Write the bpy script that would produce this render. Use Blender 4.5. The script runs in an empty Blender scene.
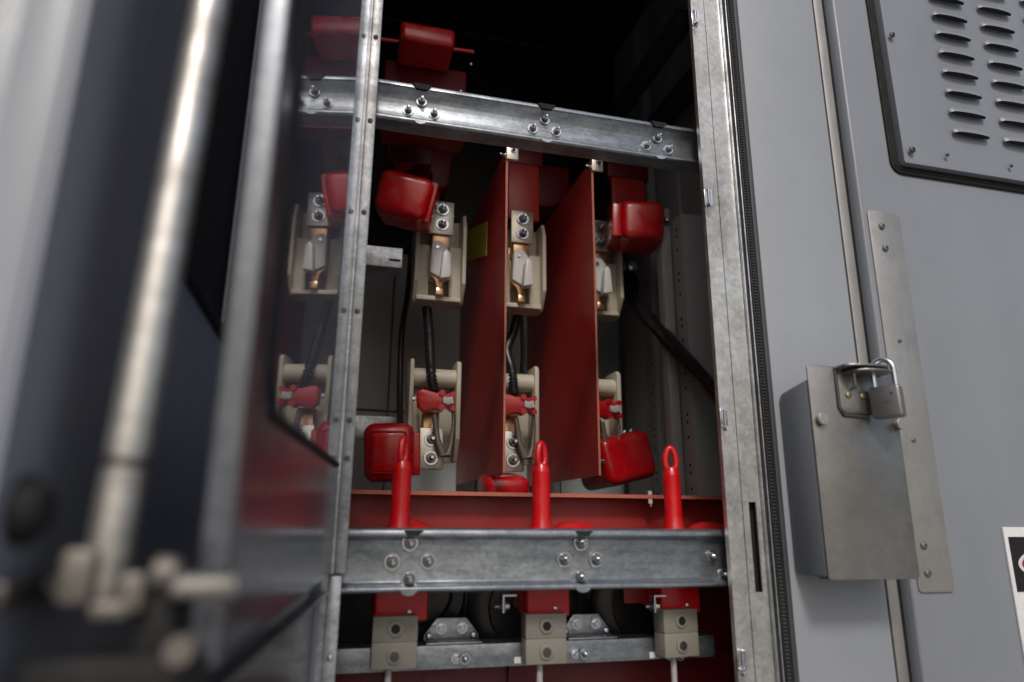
import bpy, bmesh, math, random
from mathutils import Vector, Matrix, Euler
R = math.radians
random.seed(4)
S = bpy.context.scene
COL = S.collection
H = 1.3                                             # camera height
# ---------------------------------------------------------------- camera
FPX = 680.0
yaw, pitch, roll = R(14.35), R(14.74), R(0.42)
Fv = Vector((math.sin(yaw)*math.cos(pitch), math.cos(yaw)*math.cos(pitch), math.sin(pitch)))
R0 = Vector((math.cos(yaw), -math.sin(yaw), 0)); U0 = R0.cross(Fv)
Rv = R0*math.cos(roll)+U0*math.sin(roll); Uv = U0*math.cos(roll)-R0*math.sin(roll)
def at(x, y, Y):
    r = Fv+Rv*((x-512)/FPX)+Uv*((341-y)/FPX)
    p = Vector((0, 0, H))+r*(Y/r.y)
    return p
cd = bpy.data.cameras.new('camera'); cam = bpy.data.objects.new('camera', cd); COL.objects.link(cam)
cam.matrix_world = Matrix(((Rv.x, Uv.x, -Fv.x, 0), (Rv.y, Uv.y, -Fv.y, 0), (Rv.z, Uv.z, -Fv.z, H), (0, 0, 0, 1)))
cd.sensor_width = 36; cd.lens = 36*FPX/1024; cd.clip_start = 0.01; cd.clip_end = 500
cd.dof.use_dof = True; cd.dof.focus_distance = 1.36; cd.dof.aperture_fstop = 2.0
cd.dof.aperture_blades = 0
S.camera = cam

# ---------------------------------------------------------------- materials
def lin(c):
    return tuple((v/255/12.92 if v/255 <= .04045 else ((v/255+.055)/1.055)**2.4) for v in c)+(1,)
class NT:
    def __init__(s, name):
        s.m = bpy.data.materials.new(name); s.m.use_nodes = True
        s.t = s.m.node_tree; s.b = s.t.nodes['Principled BSDF']
        s.tc = s.t.nodes.new('ShaderNodeTexCoord')
    def n(s, typ, **k):
        x = s.t.nodes.new(typ)
        for a, v in k.items(): setattr(x, a, v)
        return x
    def l(s, a, b): s.t.links.new(a, b)
    def mapped(s, scale=(1, 1, 1)):
        m = s.n('ShaderNodeMapping'); m.inputs['Scale'].default_value = scale
        s.l(s.tc.outputs['Object'], m.inputs['Vector']); return m.outputs[0]
    def noise(s, sc, detail=4, rough=.6, scale=(1, 1, 1)):
        x = s.n('ShaderNodeTexNoise'); x.inputs['Scale'].default_value = sc
        x.inputs['Detail'].default_value = detail; x.inputs['Roughness'].default_value = rough
        s.l(s.mapped(scale), x.inputs['Vector']); return x.outputs['Fac']
    def ramp(s, fac, stops):
        x = s.n('ShaderNodeValToRGB'); e = x.color_ramp.elements
        while len(e) < len(stops): e.new(.5)
        for i, (p, c) in enumerate(stops):
            e[i].position = p; e[i].color = c if len(c) == 4 else c+(1,)
        s.l(fac, x.inputs[0]); return x.outputs[0]
    def rng(s, fac, a, b, lo=.3, hi=.7):
        x = s.n('ShaderNodeMapRange'); x.inputs[1].default_value = lo; x.inputs[2].default_value = hi
        x.inputs[3].default_value = a; x.inputs[4].default_value = b
        s.l(fac, x.inputs[0]); return x.outputs[0]
    def mix(s, fac, a, b, mode='MIX'):
        x = s.n('ShaderNodeMix', data_type='RGBA', blend_type=mode)
        if isinstance(fac, (int, float)): x.inputs[0].default_value = fac
        else: s.l(fac, x.inputs[0])
        for i, v in ((6, a), (7, b)):
            if isinstance(v, tuple): x.inputs[i].default_value = v if len(v) == 4 else v+(1,)
            else: s.l(v, x.inputs[i])
        return x.outputs[2]
    def bump(s, h, strength=.2, dist=.001):
        x = s.n('ShaderNodeBump'); x.inputs['Strength'].default_value = strength
        x.inputs['Distance'].default_value = dist
        s.l(h, x.inputs['Height']); s.l(x.outputs[0], s.b.inputs['Normal'])
    def bump2(s, h1, st1, d1, h2, st2, d2):
        x = s.n('ShaderNodeBump'); x.inputs['Strength'].default_value = st1; x.inputs['Distance'].default_value = d1; s.l(h1, x.inputs['Height'])
        y = s.n('ShaderNodeBump'); y.inputs['Strength'].default_value = st2; y.inputs['Distance'].default_value = d2; s.l(h2, y.inputs['Height'])
        s.l(x.outputs[0], y.inputs['Normal']); s.l(y.outputs[0], s.b.inputs['Normal'])
    def set(s, **k):
        for a, v in k.items():
            i = s.b.inputs[a.replace('_', ' ')]
            if isinstance(v, (int, float, tuple)): i.default_value = v
            else: s.l(v, i)
        return s
def g(v): return (v, v, v, 1)
def galv(name, a, b, rough=.42, sc=60, metal=.85, streak=(1, 1, 1)):
    t = NT(name)
    v = t.n('ShaderNodeTexVoronoi'); v.inputs['Scale'].default_value = sc*3.2; v.inputs['Randomness'].default_value = 1
    t.l(t.mapped(), v.inputs['Vector'])
    sp = t.n('ShaderNodeSeparateColor'); t.l(v.outputs['Color'], sp.inputs[0])
    n1 = t.noise(14, 9, .72, streak)
    n2 = t.noise(120, 5, .75)
    n3 = t.noise(5, 3, .6)
    lo = tuple(c*.72 for c in a[:3])+(1,)
    base = t.mix(t.rng(n3, 0, 1, .35, .65), lo, a)
    base = t.mix(t.rng(n1, 0, 1, .38, .62), base, b)
    base = t.mix(t.rng(sp.outputs[0], 0, .38, 0, 1), base, g(.45), 'MULTIPLY')
    base = t.mix(t.rng(n2, .0, .5, .55, .75), base, tuple(c*.5 for c in a[:3])+(1,))
    t.set(Base_Color=base, Metallic=metal, Roughness=t.rng(n1, rough+.1, rough-.12))
    t.bump(n2, .16, .0006)
    return t.m
def paint(name, c, rough=.4, var=.12, bump=.25, dirt=.25, spec=.5, coat=0, bsc=260):
    t = NT(name)
    n1 = t.noise(2.6, 6, .62, (1, 1, .6)); n2 = t.noise(38, 7, .78, (1, 1, .2)); n3 = t.noise(bsc, 2, .5)
    dk = tuple(v*(1-var) for v in c[:3])+(1,); lt = tuple(min(1, v*(1+var)) for v in c[:3])+(1,)
    base = t.mix(t.rng(n1, 0, 1), dk, lt)
    base = t.mix(t.rng(n2, 0, dirt, .56, .78), base, tuple(v*.55 for v in c[:3])+(1,))
    t.set(Base_Color=base, Roughness=t.rng(n2, rough-.05, rough+.1), Specular_IOR_Level=spec, Coat_Weight=coat)
    if bump: t.bump2(t.noise(1.6, 3, .5), .35, .03, n3, bump, .0005)
    return t.m
def plain(name, c, rough=.4, metal=0, **k):
    t = NT(name); n = t.noise(60, 4, .7)
    base = t.mix(t.rng(n, 0, .5, .4, .75), c, tuple(v*.7 for v in c[:3])+(1,))
    t.set(Base_Color=base, Metallic=metal, Roughness=t.rng(n, max(.03, rough-.05), rough+.08), **k)
    return t.m
M = {}
M['facade'] = paint('grey_facade_paint', (.31, .329, .362, 1), .36, .09, .3, .16)
M['door'] = paint('grey_door_paint', (.235, .251, .281, 1), .33, .10, .3, .18)
M['flange'] = paint('blue_grey_flange_paint', (.17, .185, .215, 1), .42, .06, .3, .1)
M['slate'] = paint('slate_inner_paint', (.27, .285, .335, 1), .5, .05, .15, .1)
M['galv'] = galv('galvanised_steel', (.42, .44, .46, 1), (.66, .68, .70, 1), .38, 55, .9)
M['galv_rail'] = galv('galvanised_rail', (.30, .325, .355, 1), (.52, .56, .60, 1), .40, 50, .9, (.6, 1, 2.2))
M['galv_frame'] = galv('weathered_galvanised_frame', (.56, .55, .53, 1), (.84, .82, .78, 1), .42, 42, .88, (1, 1, .6))
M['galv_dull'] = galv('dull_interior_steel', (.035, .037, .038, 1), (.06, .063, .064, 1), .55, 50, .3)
M['sheet'] = plain('reflective_door_sheet', (.20, .21, .25, 1), .2, .75)
M['alu'] = galv('aluminium_stile', (.24, .25, .28, 1), (.32, .335, .37, 1), .42, 40, .9, (1, 1, .3))
def brushed(name, a, b, rough, axis=(1, 1, 1), metal=.9):
    t = NT(name); n1 = t.noise(6, 6, .6); n2 = t.noise(55, 5, .75, axis); n3 = t.noise(20, 4, .8)
    base = t.mix(t.rng(n1, 0, 1), a, b)
    base = t.mix(t.rng(n3, 0, .4, .5, .8), base, tuple(v*.6 for v in a[:3])+(1,))
    t.set(Base_Color=base, Metallic=metal, Roughness=t.rng(n2, rough-.08, rough+.12))
    t.bump(n2, .08, .0004); return t.m
M['stainless'] = brushed('brushed_stainless', (.25, .24, .23, 1), (.40, .385, .37, 1), .36, (1, 1, 8))
M['strap'] = brushed('stainless_strap', (.36, .35, .335, 1), (.46, .445, .425, 1), .46, (1, 1, .2), .7)
M['zinc'] = plain('zinc_bolt', (.74, .76, .80, 1), .22, 1)
M['thread'] = plain('bolt_thread', (.25, .25, .26, 1), .35, .9)
t = NT('worn_rod_steel'); n1 = t.noise(22, 5, .7, (.3, .3, 1)); n2 = t.noise(120, 4, .8)
base = t.mix(t.rng(n1, 0, 1, .38, .62), (.42, .40, .37, 1), (.88, .85, .80, 1)); base = t.mix(t.rng(n2, 0, .5, .5, .7), base, (.25, .22, .19, 1))
t.set(Base_Color=base, Metallic=.85, Roughness=t.rng(n1, .55, .28)); M['rod'] = t.m
M['steel_dk'] = plain('dark_steel', (.12, .115, .11, 1), .4, .8)
M['linkage'] = plain('linkage_steel', (.22, .20, .175, 1), .5, .6)
M['black'] = plain('black_rubber', (.009, .009, .0095, 1), .68)
M['edge_dk'] = paint('dark_return_edge', (.05, .053, .06, 1), .5)
M['blackgloss'] = plain('black_plastic', (.018, .018, .019, 1), .3)
M['void'] = plain('dark_cavity', (.006, .006, .006, 1), .8)
def vinyl(name, c, rough, coat):
    t = NT(name); n1 = t.noise(18, 6, .7); n2 = t.noise(90, 6, .8, (1, .4, 1)); n3 = t.noise(6, 3, .5)
    base = t.mix(t.rng(n3, 0, 1, .35, .65), c, (c[0]*.72, c[1]*.6, c[2]*.6, 1))
    base = t.mix(t.rng(n1, 0, .30, .50, .75), base, (.52, .10, .09, 1))
    base = t.mix(t.rng(n2, 0, .6, .60, .75), base, (.42, .12, .10, 1))
    t.set(Base_Color=base, Roughness=t.rng(n1, rough, rough+.28, .4, .7), Coat_Weight=t.rng(n2, coat, 0, .5, .7), Coat_Roughness=.12)
    t.bump2(n3, .4, .004, n2, .1, .0004); return t.m
M['red'] = vinyl('glossy_red_plastic', (.66, .006, .010, 1), .24, .3)
M['red_boot'] = vinyl('red_boot_vinyl', (.60, .005, .010, 1), .22, .4)
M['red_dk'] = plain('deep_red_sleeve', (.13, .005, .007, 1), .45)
def gpo(name, a, b, rough):
    t = NT(name); n1 = t.noise(6, 5, .6, (1, 1, .8)); n2 = t.noise(170, 3, .7); n3 = t.noise(22, 8, .8, (1, 1.3, .45))
    base = t.mix(t.rng(n1, 0, 1), a, b)
    base = t.mix(t.rng(n2, 0, .18, .45, .8), base, tuple(min(1, v*1.6) for v in b[:3])+(1,))
    base = t.mix(t.rng(n3, 0, .10, .5, .8), base, tuple(v*.6 for v in a[:3])+(1,))
    t.set(Base_Color=base, Roughness=t.rng(n3, rough-.06, rough+.12)); t.bump2(t.noise(4, 3, .5), .5, .01, n2, .12, .0005); return t.m
M['gpo'] = gpo('red_fibre_board', (.38, .026, .024, 1), (.44, .034, .031, 1), .33)
M['gpo_edge'] = gpo('cut_board_edge', (.36, .10, .06, 1), (.5, .16, .1, 1), .5)
M['gpo_base'] = gpo('mottled_red_board', (.26, .018, .016, 1), (.36, .030, .026, 1), .42)
M['beige'] = paint('beige_polyester', (.52, .47, .37, 1), .42, .08, .15, .35)
M['beige_grey'] = paint('grey_beige_moulding', (.235, .22, .185, 1), .5, .07, .15, .3)
M['tin'] = brushed('tinned_copper', (.58, .54, .46, 1), (.74, .70, .62, 1), .35, (1, 1, 1), .85)
M['copper'] = brushed('bare_copper', (.62, .36, .20, 1), (.80, .55, .34, 1), .3, (1, 1, 1), .9)
M['hook'] = plain('grey_brown_hook', (.22, .19, .16, 1), .35, .3)
M['white'] = plain('milky_white_plastic', (.72, .71, .69, 1), .35)
M['wallback'] = paint('green_grey_liner', (.42, .45, .44, 1), .5, .08, .2, .3)
M['wallside'] = paint('dark_side_liner', (.36, .365, .37, 1), .5, .08, .2, .3)
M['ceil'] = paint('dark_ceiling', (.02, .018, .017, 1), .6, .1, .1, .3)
M['brass'] = plain('brass_rivet', (.42, .34, .20, 1), .4, .9)
M['yellow'] = plain('patch_yellow', (.80, .72, .10, 1), .35)
M['signwhite'] = plain('white_sign_face', (.72, .73, .73, 1), .4)
M['signblack'] = plain('black_sign_print', (.012, .010, .012, 1), .35)
M['signred'] = plain('red_sign_print', (.35, .012, .02, 1), .35)
M['greycable'] = plain('pale_grey_cable', (.42, .40, .40, 1), .45)
M['green'] = plain('dark_green_wire', (.01, .05, .025, 1), .4)
t = NT('clear_polycarbonate')
t.set(Base_Color=(.80, .84, .95, 1), Roughness=.015, IOR=1.58, Transmission_Weight=1.0)
M['clear'] = t.m
t = NT('gravel_ground'); n1 = t.noise(40, 8, .7); n2 = t.noise(1.2, 4, .6)
t.set(Base_Color=t.mix(t.rng(n2, 0, 1), t.ramp(n1, [(.35, (.22, .215, .205)), (.7, (.42, .41, .39))]), (.33, .325, .31, 1)), Roughness=.9)
t.bump(n1, .6, .01); M['ground'] = t.m

# ---------------------------------------------------------------- mesh builder
class B:
    def __init__(s): s.bm = bmesh.new(); s.mi = 0
    def _fin(s, vs, smooth=False):
        for f in {f for v in vs for f in v.link_faces}: f.material_index = s.mi
        return s
    def box(s, x0, x1, y0, y1, z0, z1, bev=0, seg=2, mat=None):
        r = bmesh.ops.create_cube(s.bm, size=1); vs = r['verts']
        for v in vs:
            v.co = Vector(((x0+x1)/2+v.co.x*(x1-x0), (y0+y1)/2+v.co.y*(y1-y0), (z0+z1)/2+v.co.z*(z1-z0)))
        if bev:
            es = list({e for v in vs for e in v.link_edges})
            r2 = bmesh.ops.bevel(s.bm, geom=es, offset=bev, segments=seg, profile=.5, affect='EDGES')
            vs = list({v for v in r2['verts']} | {v for v in vs if v.is_valid})
        if mat is not None:
            for v in vs: v.co = mat @ v.co
        return s._fin([v for v in vs if v.is_valid])
    def cyl(s, p0, p1, r0, r1=None, seg=20, cap=True):
        p0, p1 = Vector(p0), Vector(p1); r1 = r0 if r1 is None else r1
        d = p1-p0; q = d.to_track_quat('Z', 'Y').to_matrix().to_4x4()
        r = bmesh.ops.create_cone(s.bm, cap_ends=cap, segments=seg, radius1=r0, radius2=r1, depth=d.length)
        m = Matrix.Translation((p0+p1)/2) @ q
        for v in r['verts']: v.co = m @ v.co
        return s._fin(r['verts'])
    def lathe(s, p0, axis, prof, seg=24):
        """prof: list of (distance along axis, radius)"""
        axis = Vector(axis).normalized(); q = axis.to_track_quat('Z', 'Y').to_matrix(); p0 = Vector(p0)
        rings = []
        for (d, r) in prof:
            rings.append([s.bm.verts.new(p0+q @ Vector((r*math.cos(2*math.pi*k/seg), r*math.sin(2*math.pi*k/seg), d))) for k in range(seg)])
        for a, b in zip(rings, rings[1:]):
            for k in range(seg):
                f = s.bm.faces.new((a[k], a[(k+1) % seg], b[(k+1) % seg], b[k])); f.material_index = s.mi
        for rg, rev in ((rings[0], True), (rings[-1], False)):
            f = s.bm.faces.new(rg[::-1] if rev else rg); f.material_index = s.mi
        return s
    def tube(s, pts, r, seg=12, closed=False, ribs=0):
        pts = [Vector(p) for p in pts]; n = len(pts); rings = []; up = None
        for i, p in enumerate(pts):
            a = pts[(i-1) % n] if (closed or i > 0) else p
            b = pts[(i+1) % n] if (closed or i < n-1) else p
            d = (b-a).normalized()
            if up is None:
                up = d.orthogonal().normalized()
            u = (up-d*up.dot(d)).normalized(); up = u; w = d.cross(u)
            rr = r[i] if isinstance(r, (list, tuple)) else r
            rings.append([s.bm.verts.new(p+(u*math.cos(2*math.pi*k/seg)+w*math.sin(2*math.pi*k/seg))*rr) for k in range(seg)])
        m = n if closed else n-1
        for i in range(m):
            a, b = rings[i], rings[(i+1) % n]
            for k in range(seg):
                f = s.bm.faces.new((a[k], a[(k+1) % seg], b[(k+1) % seg], b[k])); f.material_index = s.mi
        if not closed:
            s.bm.faces.new(rings[0][::-1]).material_index = s.mi
            s.bm.faces.new(rings[-1]).material_index = s.mi
        return s
    def prism(s, poly, ext, plane='XZ', base=0, bev=0):
        """poly in plane, extruded base..base+ext along the third axis"""
        def mk(u, v, w):
            return {'XZ': (u, w, v), 'YZ': (w, u, v), 'XY': (u, v, w)}[plane]
        a = [s.bm.verts.new(mk(u, v, base)) for u, v in poly]
        b = [s.bm.verts.new(mk(u, v, base+ext)) for u, v in poly]
        fs = [s.bm.faces.new(a), s.bm.faces.new(b[::-1])]
        n = len(poly)
        for i in range(n): fs.append(s.bm.faces.new((a[i], b[i], b[(i+1) % n], a[(i+1) % n])))
        bmesh.ops.recalc_face_normals(s.bm, faces=fs)
        vs = a+b
        if bev:
            es = list({e for f in fs for e in f.edges})
            r2 = bmesh.ops.bevel(s.bm, geom=es, offset=bev, segments=2, profile=.5, affect='EDGES')
            vs = list({v for v in r2['verts']} | {v for v in vs if v.is_valid})
        return s._fin([v for v in vs if v.is_valid])
    def xf(s, m):
        for v in s.bm.verts: v.co = m @ v.co
        return s
    def sh(s, d):
        d = Vector(d)
        for v in s.bm.verts: v.co -= d
        return s
    def mesh(s, name, mats, ang=38):
        me = bpy.data.meshes.new(name)
        bmesh.ops.recalc_face_normals(s.bm, faces=s.bm.faces[:])
        s.bm.to_mesh(me); s.bm.free()
        for m in (mats if isinstance(mats, (list, tuple)) else [mats]): me.materials.append(M[m])
        me.shade_smooth(); me.set_sharp_from_angle(angle=R(ang))
        return me
def tag(o, label=None, cat=None, group=None, kind=None):
    for k, v in (('label', label), ('category', cat), ('group', group), ('kind', kind)):
        if v: o[k] = v
    return o
def thing(name, label, cat, loc=(0, 0, 0), rz=0, group=None):
    o = bpy.data.objects.new(name, None); COL.objects.link(o); o.empty_display_size = .02
    o.location = loc; o.rotation_euler = (0, 0, rz); return tag(o, label, cat, group)
def obj(name, b, mat, parent=None, world=True, label=None, ang=38):
    """b holds world coordinates unless world=False; they are made local to an unrotated parent"""
    if parent is not None and world: b.sh(origin(parent))
    me = b.mesh(name, mat, ang) if isinstance(b, B) else b
    o = bpy.data.objects.new(name, me); COL.objects.link(o); o.parent = parent
    if label: o['label'] = label
    return o
def origin(o):
    v = Vector((0, 0, 0))
    while o is not None: v = v+Vector(o.location); o = o.parent
    return v
def single(name, b, mat, loc, label, cat, group=None, ang=38):
    b.sh(loc); o = bpy.data.objects.new(name, b.mesh(name, mat, ang)); COL.objects.link(o); o.location = loc
    return tag(o, label, cat, group)
def copy_tree(o, parent=None):
    c = o.copy(); COL.objects.link(c); c.parent = parent
    for ch in [x for x in COL.objects if x.parent == o]: copy_tree(ch, c)
    return c

# bolts: shared meshes, axis pointing to -Y (towards the viewer)
_bolt = {}
def bolt_mesh(kind, r):
    key = (kind, round(r, 4))
    if key in _bolt: return _bolt[key]
    b = B()
    if kind == 'stud':       # washer, nut and a threaded end
        b.lathe((0, 0, 0), (0, -1, 0), [(0, r*.9), (r*.08, r*.9), (r*.08, r*1.0), (r*.20, r*1.0), (r*.24, r*.96)], 28)
        b.mi = 1; b.cyl((0, -r*.24, 0), (0, -r*.36, 0), r*.74, r*.70, 24)
        b.cyl((0, -r*.36, 0), (0, -r*.95, 0), r*.60, r*.57, 6)
        b.mi = 0; pr = [(r*.95, r*.33)]
        for i in range(6): pr += [(r*(1.0+i*.12), r*.34), (r*(1.05+i*.12), r*.27)]
        pr += [(r*1.75, r*.2)]
        b.lathe((0, 0, 0), (0, -1, 0), pr, 14)
    elif kind == 'button':   # flat turned head standing off the sheet
        b.lathe((0, 0, 0), (0, -1, 0), [(0, r*.8), (r*.35, r*.8), (r*.36, r*.97), (r*.9, r), (r*.97, r*.92), (r*.98, r*.2)], 28)
    elif kind == 'hex':
        b.lathe((0, 0, 0), (0, -1, 0), [(0, r*1.0), (r*.14, r*1.0), (r*.18, r*.96)], 28)
        b.cyl((0, -r*.18, 0), (0, -r*.75, 0), r*.62, r*.60, 6)
        b.lathe((0, -r*.75, 0), (0, -1, 0), [(0, r*.52), (r*.06, r*.46)], 20)
    else:                    # domed screw head with a recess
        b.lathe((0, 0, 0), (0, -1, 0), [(0, r), (r*.25, r*.97), (r*.5, r*.8), (r*.66, r*.5), (r*.68, r*.34), (r*.4, r*.3)], 20)
    me = b.mesh('bolt', ['zinc', 'thread'], 24); _bolt[key] = me; return me
def bolt(parent, p, r=.008, kind='stud', world=True, rot=None, name='bolt', mat=None):
    me = bolt_mesh(kind, r)
    o = bpy.data.objects.new(name, me); COL.objects.link(o)
    o.parent = parent; o.location = Vector(p)-(origin(parent) if world else Vector((0, 0, 0)))
    o.rotation_euler = rot if rot else (0, random.uniform(0, 6.28), 0)
    if mat:
        o.material_slots[0].link = 'OBJECT'; o.material_slots[0].material = M[mat]
    return o

# ---------------------------------------------------------------- the setting
b = B(); b.box(-60, 60, -60, 60, -.05, 0)
o = obj('ground', b, 'ground'); tag(o, kind='structure')

# ---------------------------------------------------------------- cabinet body
ZT = 2.55            # head of the door opening
L0 = (0, 1.0, 0)
cab = thing('switchgear_cabinet', 'grey painted steel switchgear cabinet standing open, galvanised frame, dark inside', 'cabinet', (0.3, 1.0, 0))
def cp(name, b, mat, ang=38, label=None): return obj(name, b, mat, cab, label=label, ang=ang)
b = B(); b.box(.715, .897, 1.0, 1.02, .1, 3.0, .002); cp('front_panel', b, 'facade')
b = B(); b.box(-1.6, -.19, 1.0, 1.02, .1, 3.0, .003); cp('front_panel', b, 'facade')
b = B(); b.box(-.19, .61, .99, 1.03, ZT, 3.0, .003); b.box(.61, .715, 1.004, 1.03, ZT, 3.0); cp('lintel', b, 'facade')
b = B(); b.box(-.19, -.006, 1.004, 1.03, .1, ZT); cp('hinge_panel', b, 'slate')
b = B(); b.box(-1.6, 2.2, 1.0, 2.1, .02, .1); cp('plinth', b, 'steel_dk')
b = B(); b.box(-1.62, 2.22, .96, 2.12, 3.0, 3.06, .006); cp('roof', b, 'facade')
for x0 in (-1.6, 2.17):
    b = B(); b.box(x0, x0+.03, 1.02, 2.08, .1, 3.0); cp('outer_side', b, 'facade')
b = B(); b.box(-1.57, 2.17, 2.05, 2.08, .1, 3.0); cp('rear_skin', b, 'facade')
# interior linings
b = B()
for x0, x1 in ((-.2, .135), (.139, .40), (.404, .66), (.664, .865)): b.box(x0, x1, 1.985, 2.0, .1, 2.95, .002)
cp('back_lining', b, 'wallback')
b = B(); b.box(-.19, .884, 1.974, 1.984, 2.09, 2.92, .002); cp('upper_shade_sheet', b, 'ceil')  # added dark sheet: shade at the top of the bay put in as colour
b = B(); b.box(.885, .90, 1.03, 2.0, .1, 2.95)
for y0, y1 in ((1.78, 1.97), (1.56, 1.69), (1.2, 1.44)): b.box(.874, .885, y0, y1, .12, 2.9, .004)
cp('side_lining', b, 'wallside')
b = B(); b.box(-.2, -.19, 1.03, 2.0, .1, 2.95); cp('side_lining', b, 'wallside')
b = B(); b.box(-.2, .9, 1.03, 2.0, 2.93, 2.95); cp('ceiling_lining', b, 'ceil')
b = B(); b.box(-.19, .885, 1.05, 1.98, .5, .52); cp('floor_lining', b, 'galv_dull')
# roof beams seen dimly at the top
b = B(); b.box(.70, .74, 1.2, 1.98, 2.42, 2.46, .002); b.box(.79, .84, 1.2, 1.98, 2.36, 2.40, .002); cp('roof_beam', b, 'ceil')
# perforated uprights on the right wall
def upright(y0, y1, x0, x1, ztop):
    b = B(); b.box(x0, x1, y0, y1, .15, ztop, .0015)
    b.mi = 1
    z = .9
    while z < ztop-.05:
        for dz in (0, .036, .054):
            zz = z+dz
            if zz < ztop-.02: b.cyl((x0+.0005, (y0+y1)/2, zz), (x0-.0004, (y0+y1)/2, zz), .0042, seg=10)
        z += .118
    o = obj('perforated_upright', b, ['wallside', 'void'], cab)
    return o
upright(1.69, 1.735, .845, .874, 2.6)
upright(1.42, 1.475, .80, .875, 2.05)
b = B(); b.box(.772, .80, 1.476, 1.51, .15, 2.09, .003); cp('upright_flange', b, 'wallside')
bolt(cab, (.786, 1.475, 2.05), .011, 'stud')

# right galvanised door frame: two folded strips, lips
b = B()
def frame_strip(b, x0, x1, slots):
    zs = sorted(slots); z = .1
    for a, c in zs:
        b.box(x0, x1, 1.0, 1.003, z, a); z = c
    b.box(x0, x1, 1.0, 1.003, z, ZT)
    return b
b = B(); b.box(.6125, .6405, 1.0, 1.003, .1, ZT); b.box(.6125, .6145, 1.003, 1.010, .1, ZT)
cp('frame_post', b, 'galv_frame')
b = B()
xa, xb, za, zb = .6520, .6655, 1.193, 1.331
b.box(.6412, xa, .9985, 1.002, .1, ZT); b.box(xb, .674, .9985, 1.002, .1, ZT)
b.box(xa, xb, .9985, 1.002, .1, za); b.box(xa, xb, .9985, 1.002, zb, ZT)
cp('frame_post', b, 'galv_frame')
b = B(); b.box(xa-.006, xb+.006, 1.012, 1.014, za-.02, zb+.02); cp('slot_recess', b, 'void')
b = B(); b.box(.6748, .678, .992, 1.006, .1, ZT, .0008); b.box(.684, .6865, .992, 1.006, .1, ZT, .0008); cp('frame_lip', b, 'galv')
b = B(); b.box(.678, .684, 1.0, 1.004, .1, ZT); b.box(.6868, .7145, 1.001, 1.005, .1, ZT); cp('seal_channel', b, 'void')
# ribbed rubber seal
b = B(); b.box(.689, .703, .993, 1.0, .1, ZT, .002)
b.mi = 1
z = .9
while z < ZT:
    b.box(.6915, .6975, .9905, .9945, z, z+.0025, .0006, 1); z += .0056
obj('door_seal', b, ['black', 'steel_dk'], cab)
b = B(); b.box(.7050, .7143, .9945, 1.0, .1, ZT, .0015); cp('panel_edge', b, 'edge_dk')
# clips at the inner edge of the frame
for px, py in ((708, 20), (709, 197), (725, 418), (737, 660)):
    p = at(px, py, .995)
    b = B(); b.tube([(.6145, .998, p.z-.013), (.6145, .990, p.z-.013), (.6145, .990, p.z+.013), (.6145, .998, p.z+.013)], .0016, 8)
    b.tube([(.621, .998, p.z-.013), (.621, .991, p.z-.013), (.621, .991, p.z+.013), (.621, .998, p.z+.013)], .0016, 8)
    b.box(.6115, .6235, .9975, 1.0, p.z-.016, p.z+.016, .001)
    b.cyl((.615, .992, p.z-.019), (.615, .983, p.z-.019), .0035, seg=12)
    cp('cage_clip', b, 'zinc')
# left galvanised hinge post (upper and lower piece)
b = B(); b.box(-.006, .0085, .999, 1.002, 1.228, ZT); b.box(.0092, .0245, 1.0, 1.003, 1.228, ZT, .0006); b.box(.022, .0245, 1.003, 1.03, 1.228, ZT)
cp('hinge_post', b, 'galv')
b = B(); b.box(-.016, .002, 1.006, 1.009, .1, 1.224); b.box(.0025, .020, 1.007, 1.010, .1, 1.2245, .0006); b.box(.018, .020, 1.010, 1.03, .1, 1.2245)
cp('hinge_post', b, 'galv')
for px, py in ((375, 37), (368.5, 120.5), (361, 212), (353.5, 311), (346, 420), (343.5, 458)):
    p = at(px, py, 1.0); bolt(cab, (.0165, .9995, p.z), .0042, 'dome', name='screw', mat='linkage')
p = at(331.5, 658, 1.007); bolt(cab, (.012, 1.0065, p.z), .0045, 'dome', name='screw')
# beige packing strip and the dark joint beside the right-hand door
b = B(); b.box(.9005, .921, 1.0, 1.012, .1, 3.0, .001); b.mi = 1; b.box(.897, .9005, 1.006, 1.02, .1, 3.0); b.box(.921, .931, 1.006, 1.02, .1, 3.0)
obj('joint_strip', b, ['strap', 'void'], cab)
b = B(); b.box(.936, 2.17, 1.012, 1.02, .1, 3.0); cp('front_panel', b, 'flange')

# ---------------------------------------------------------------- right-hand door with vent
door = thing('cabinet_door', 'closed grey painted door with raised louvred vent panel, right of the open bay', 'door', (.92, .985, .12))
b = B()
b.prism([(.931, 1.006), (.9345, .9870), (.9375, .9845), (2.1, .9845), (2.1, 1.008), (.934, 1.008)], 2.86, 'XY', .12, .0012)
obj('door_skin', b, 'door', door)
# vent gasket (rounded corner)
vx0, vz0, vx1, vz1 = 1.021, 1.967, 1.72, 2.86
def rrect(x0, x1, z0, z1, r, n=8):
    pts = []
    for cx, cz, a0 in ((x1-r, z1-r, 0), (x0+r, z1-r, 90), (x0+r, z0+r, 180), (x1-r, z0+r, 270)):
        for k in range(n+1):
            a = R(a0+90*k/n); pts.append((cx+r*math.cos(a), cz+r*math.sin(a)))
    return pts
b = B()
for rr, off, yy in ((.0042, .0, .983), (.0040, .005, .9815), (.0042, .010, .9825)):
    b.tube([(x, yy, z) for x, z in rrect(vx0+off, vx1-off, vz0+off, vz1-off, .022)], rr, 8, True)
obj('vent_seal', b, 'void', door)
vent = B()
pl = rrect(vx0+.0145, vx1-.0145, vz0+.0135, vz1-.0135, .004, 2)
pi_ = rrect(vx0+.022, vx1-.022, vz0+.021, vz1-.021, .003, 2)
n = len(pl)
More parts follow.
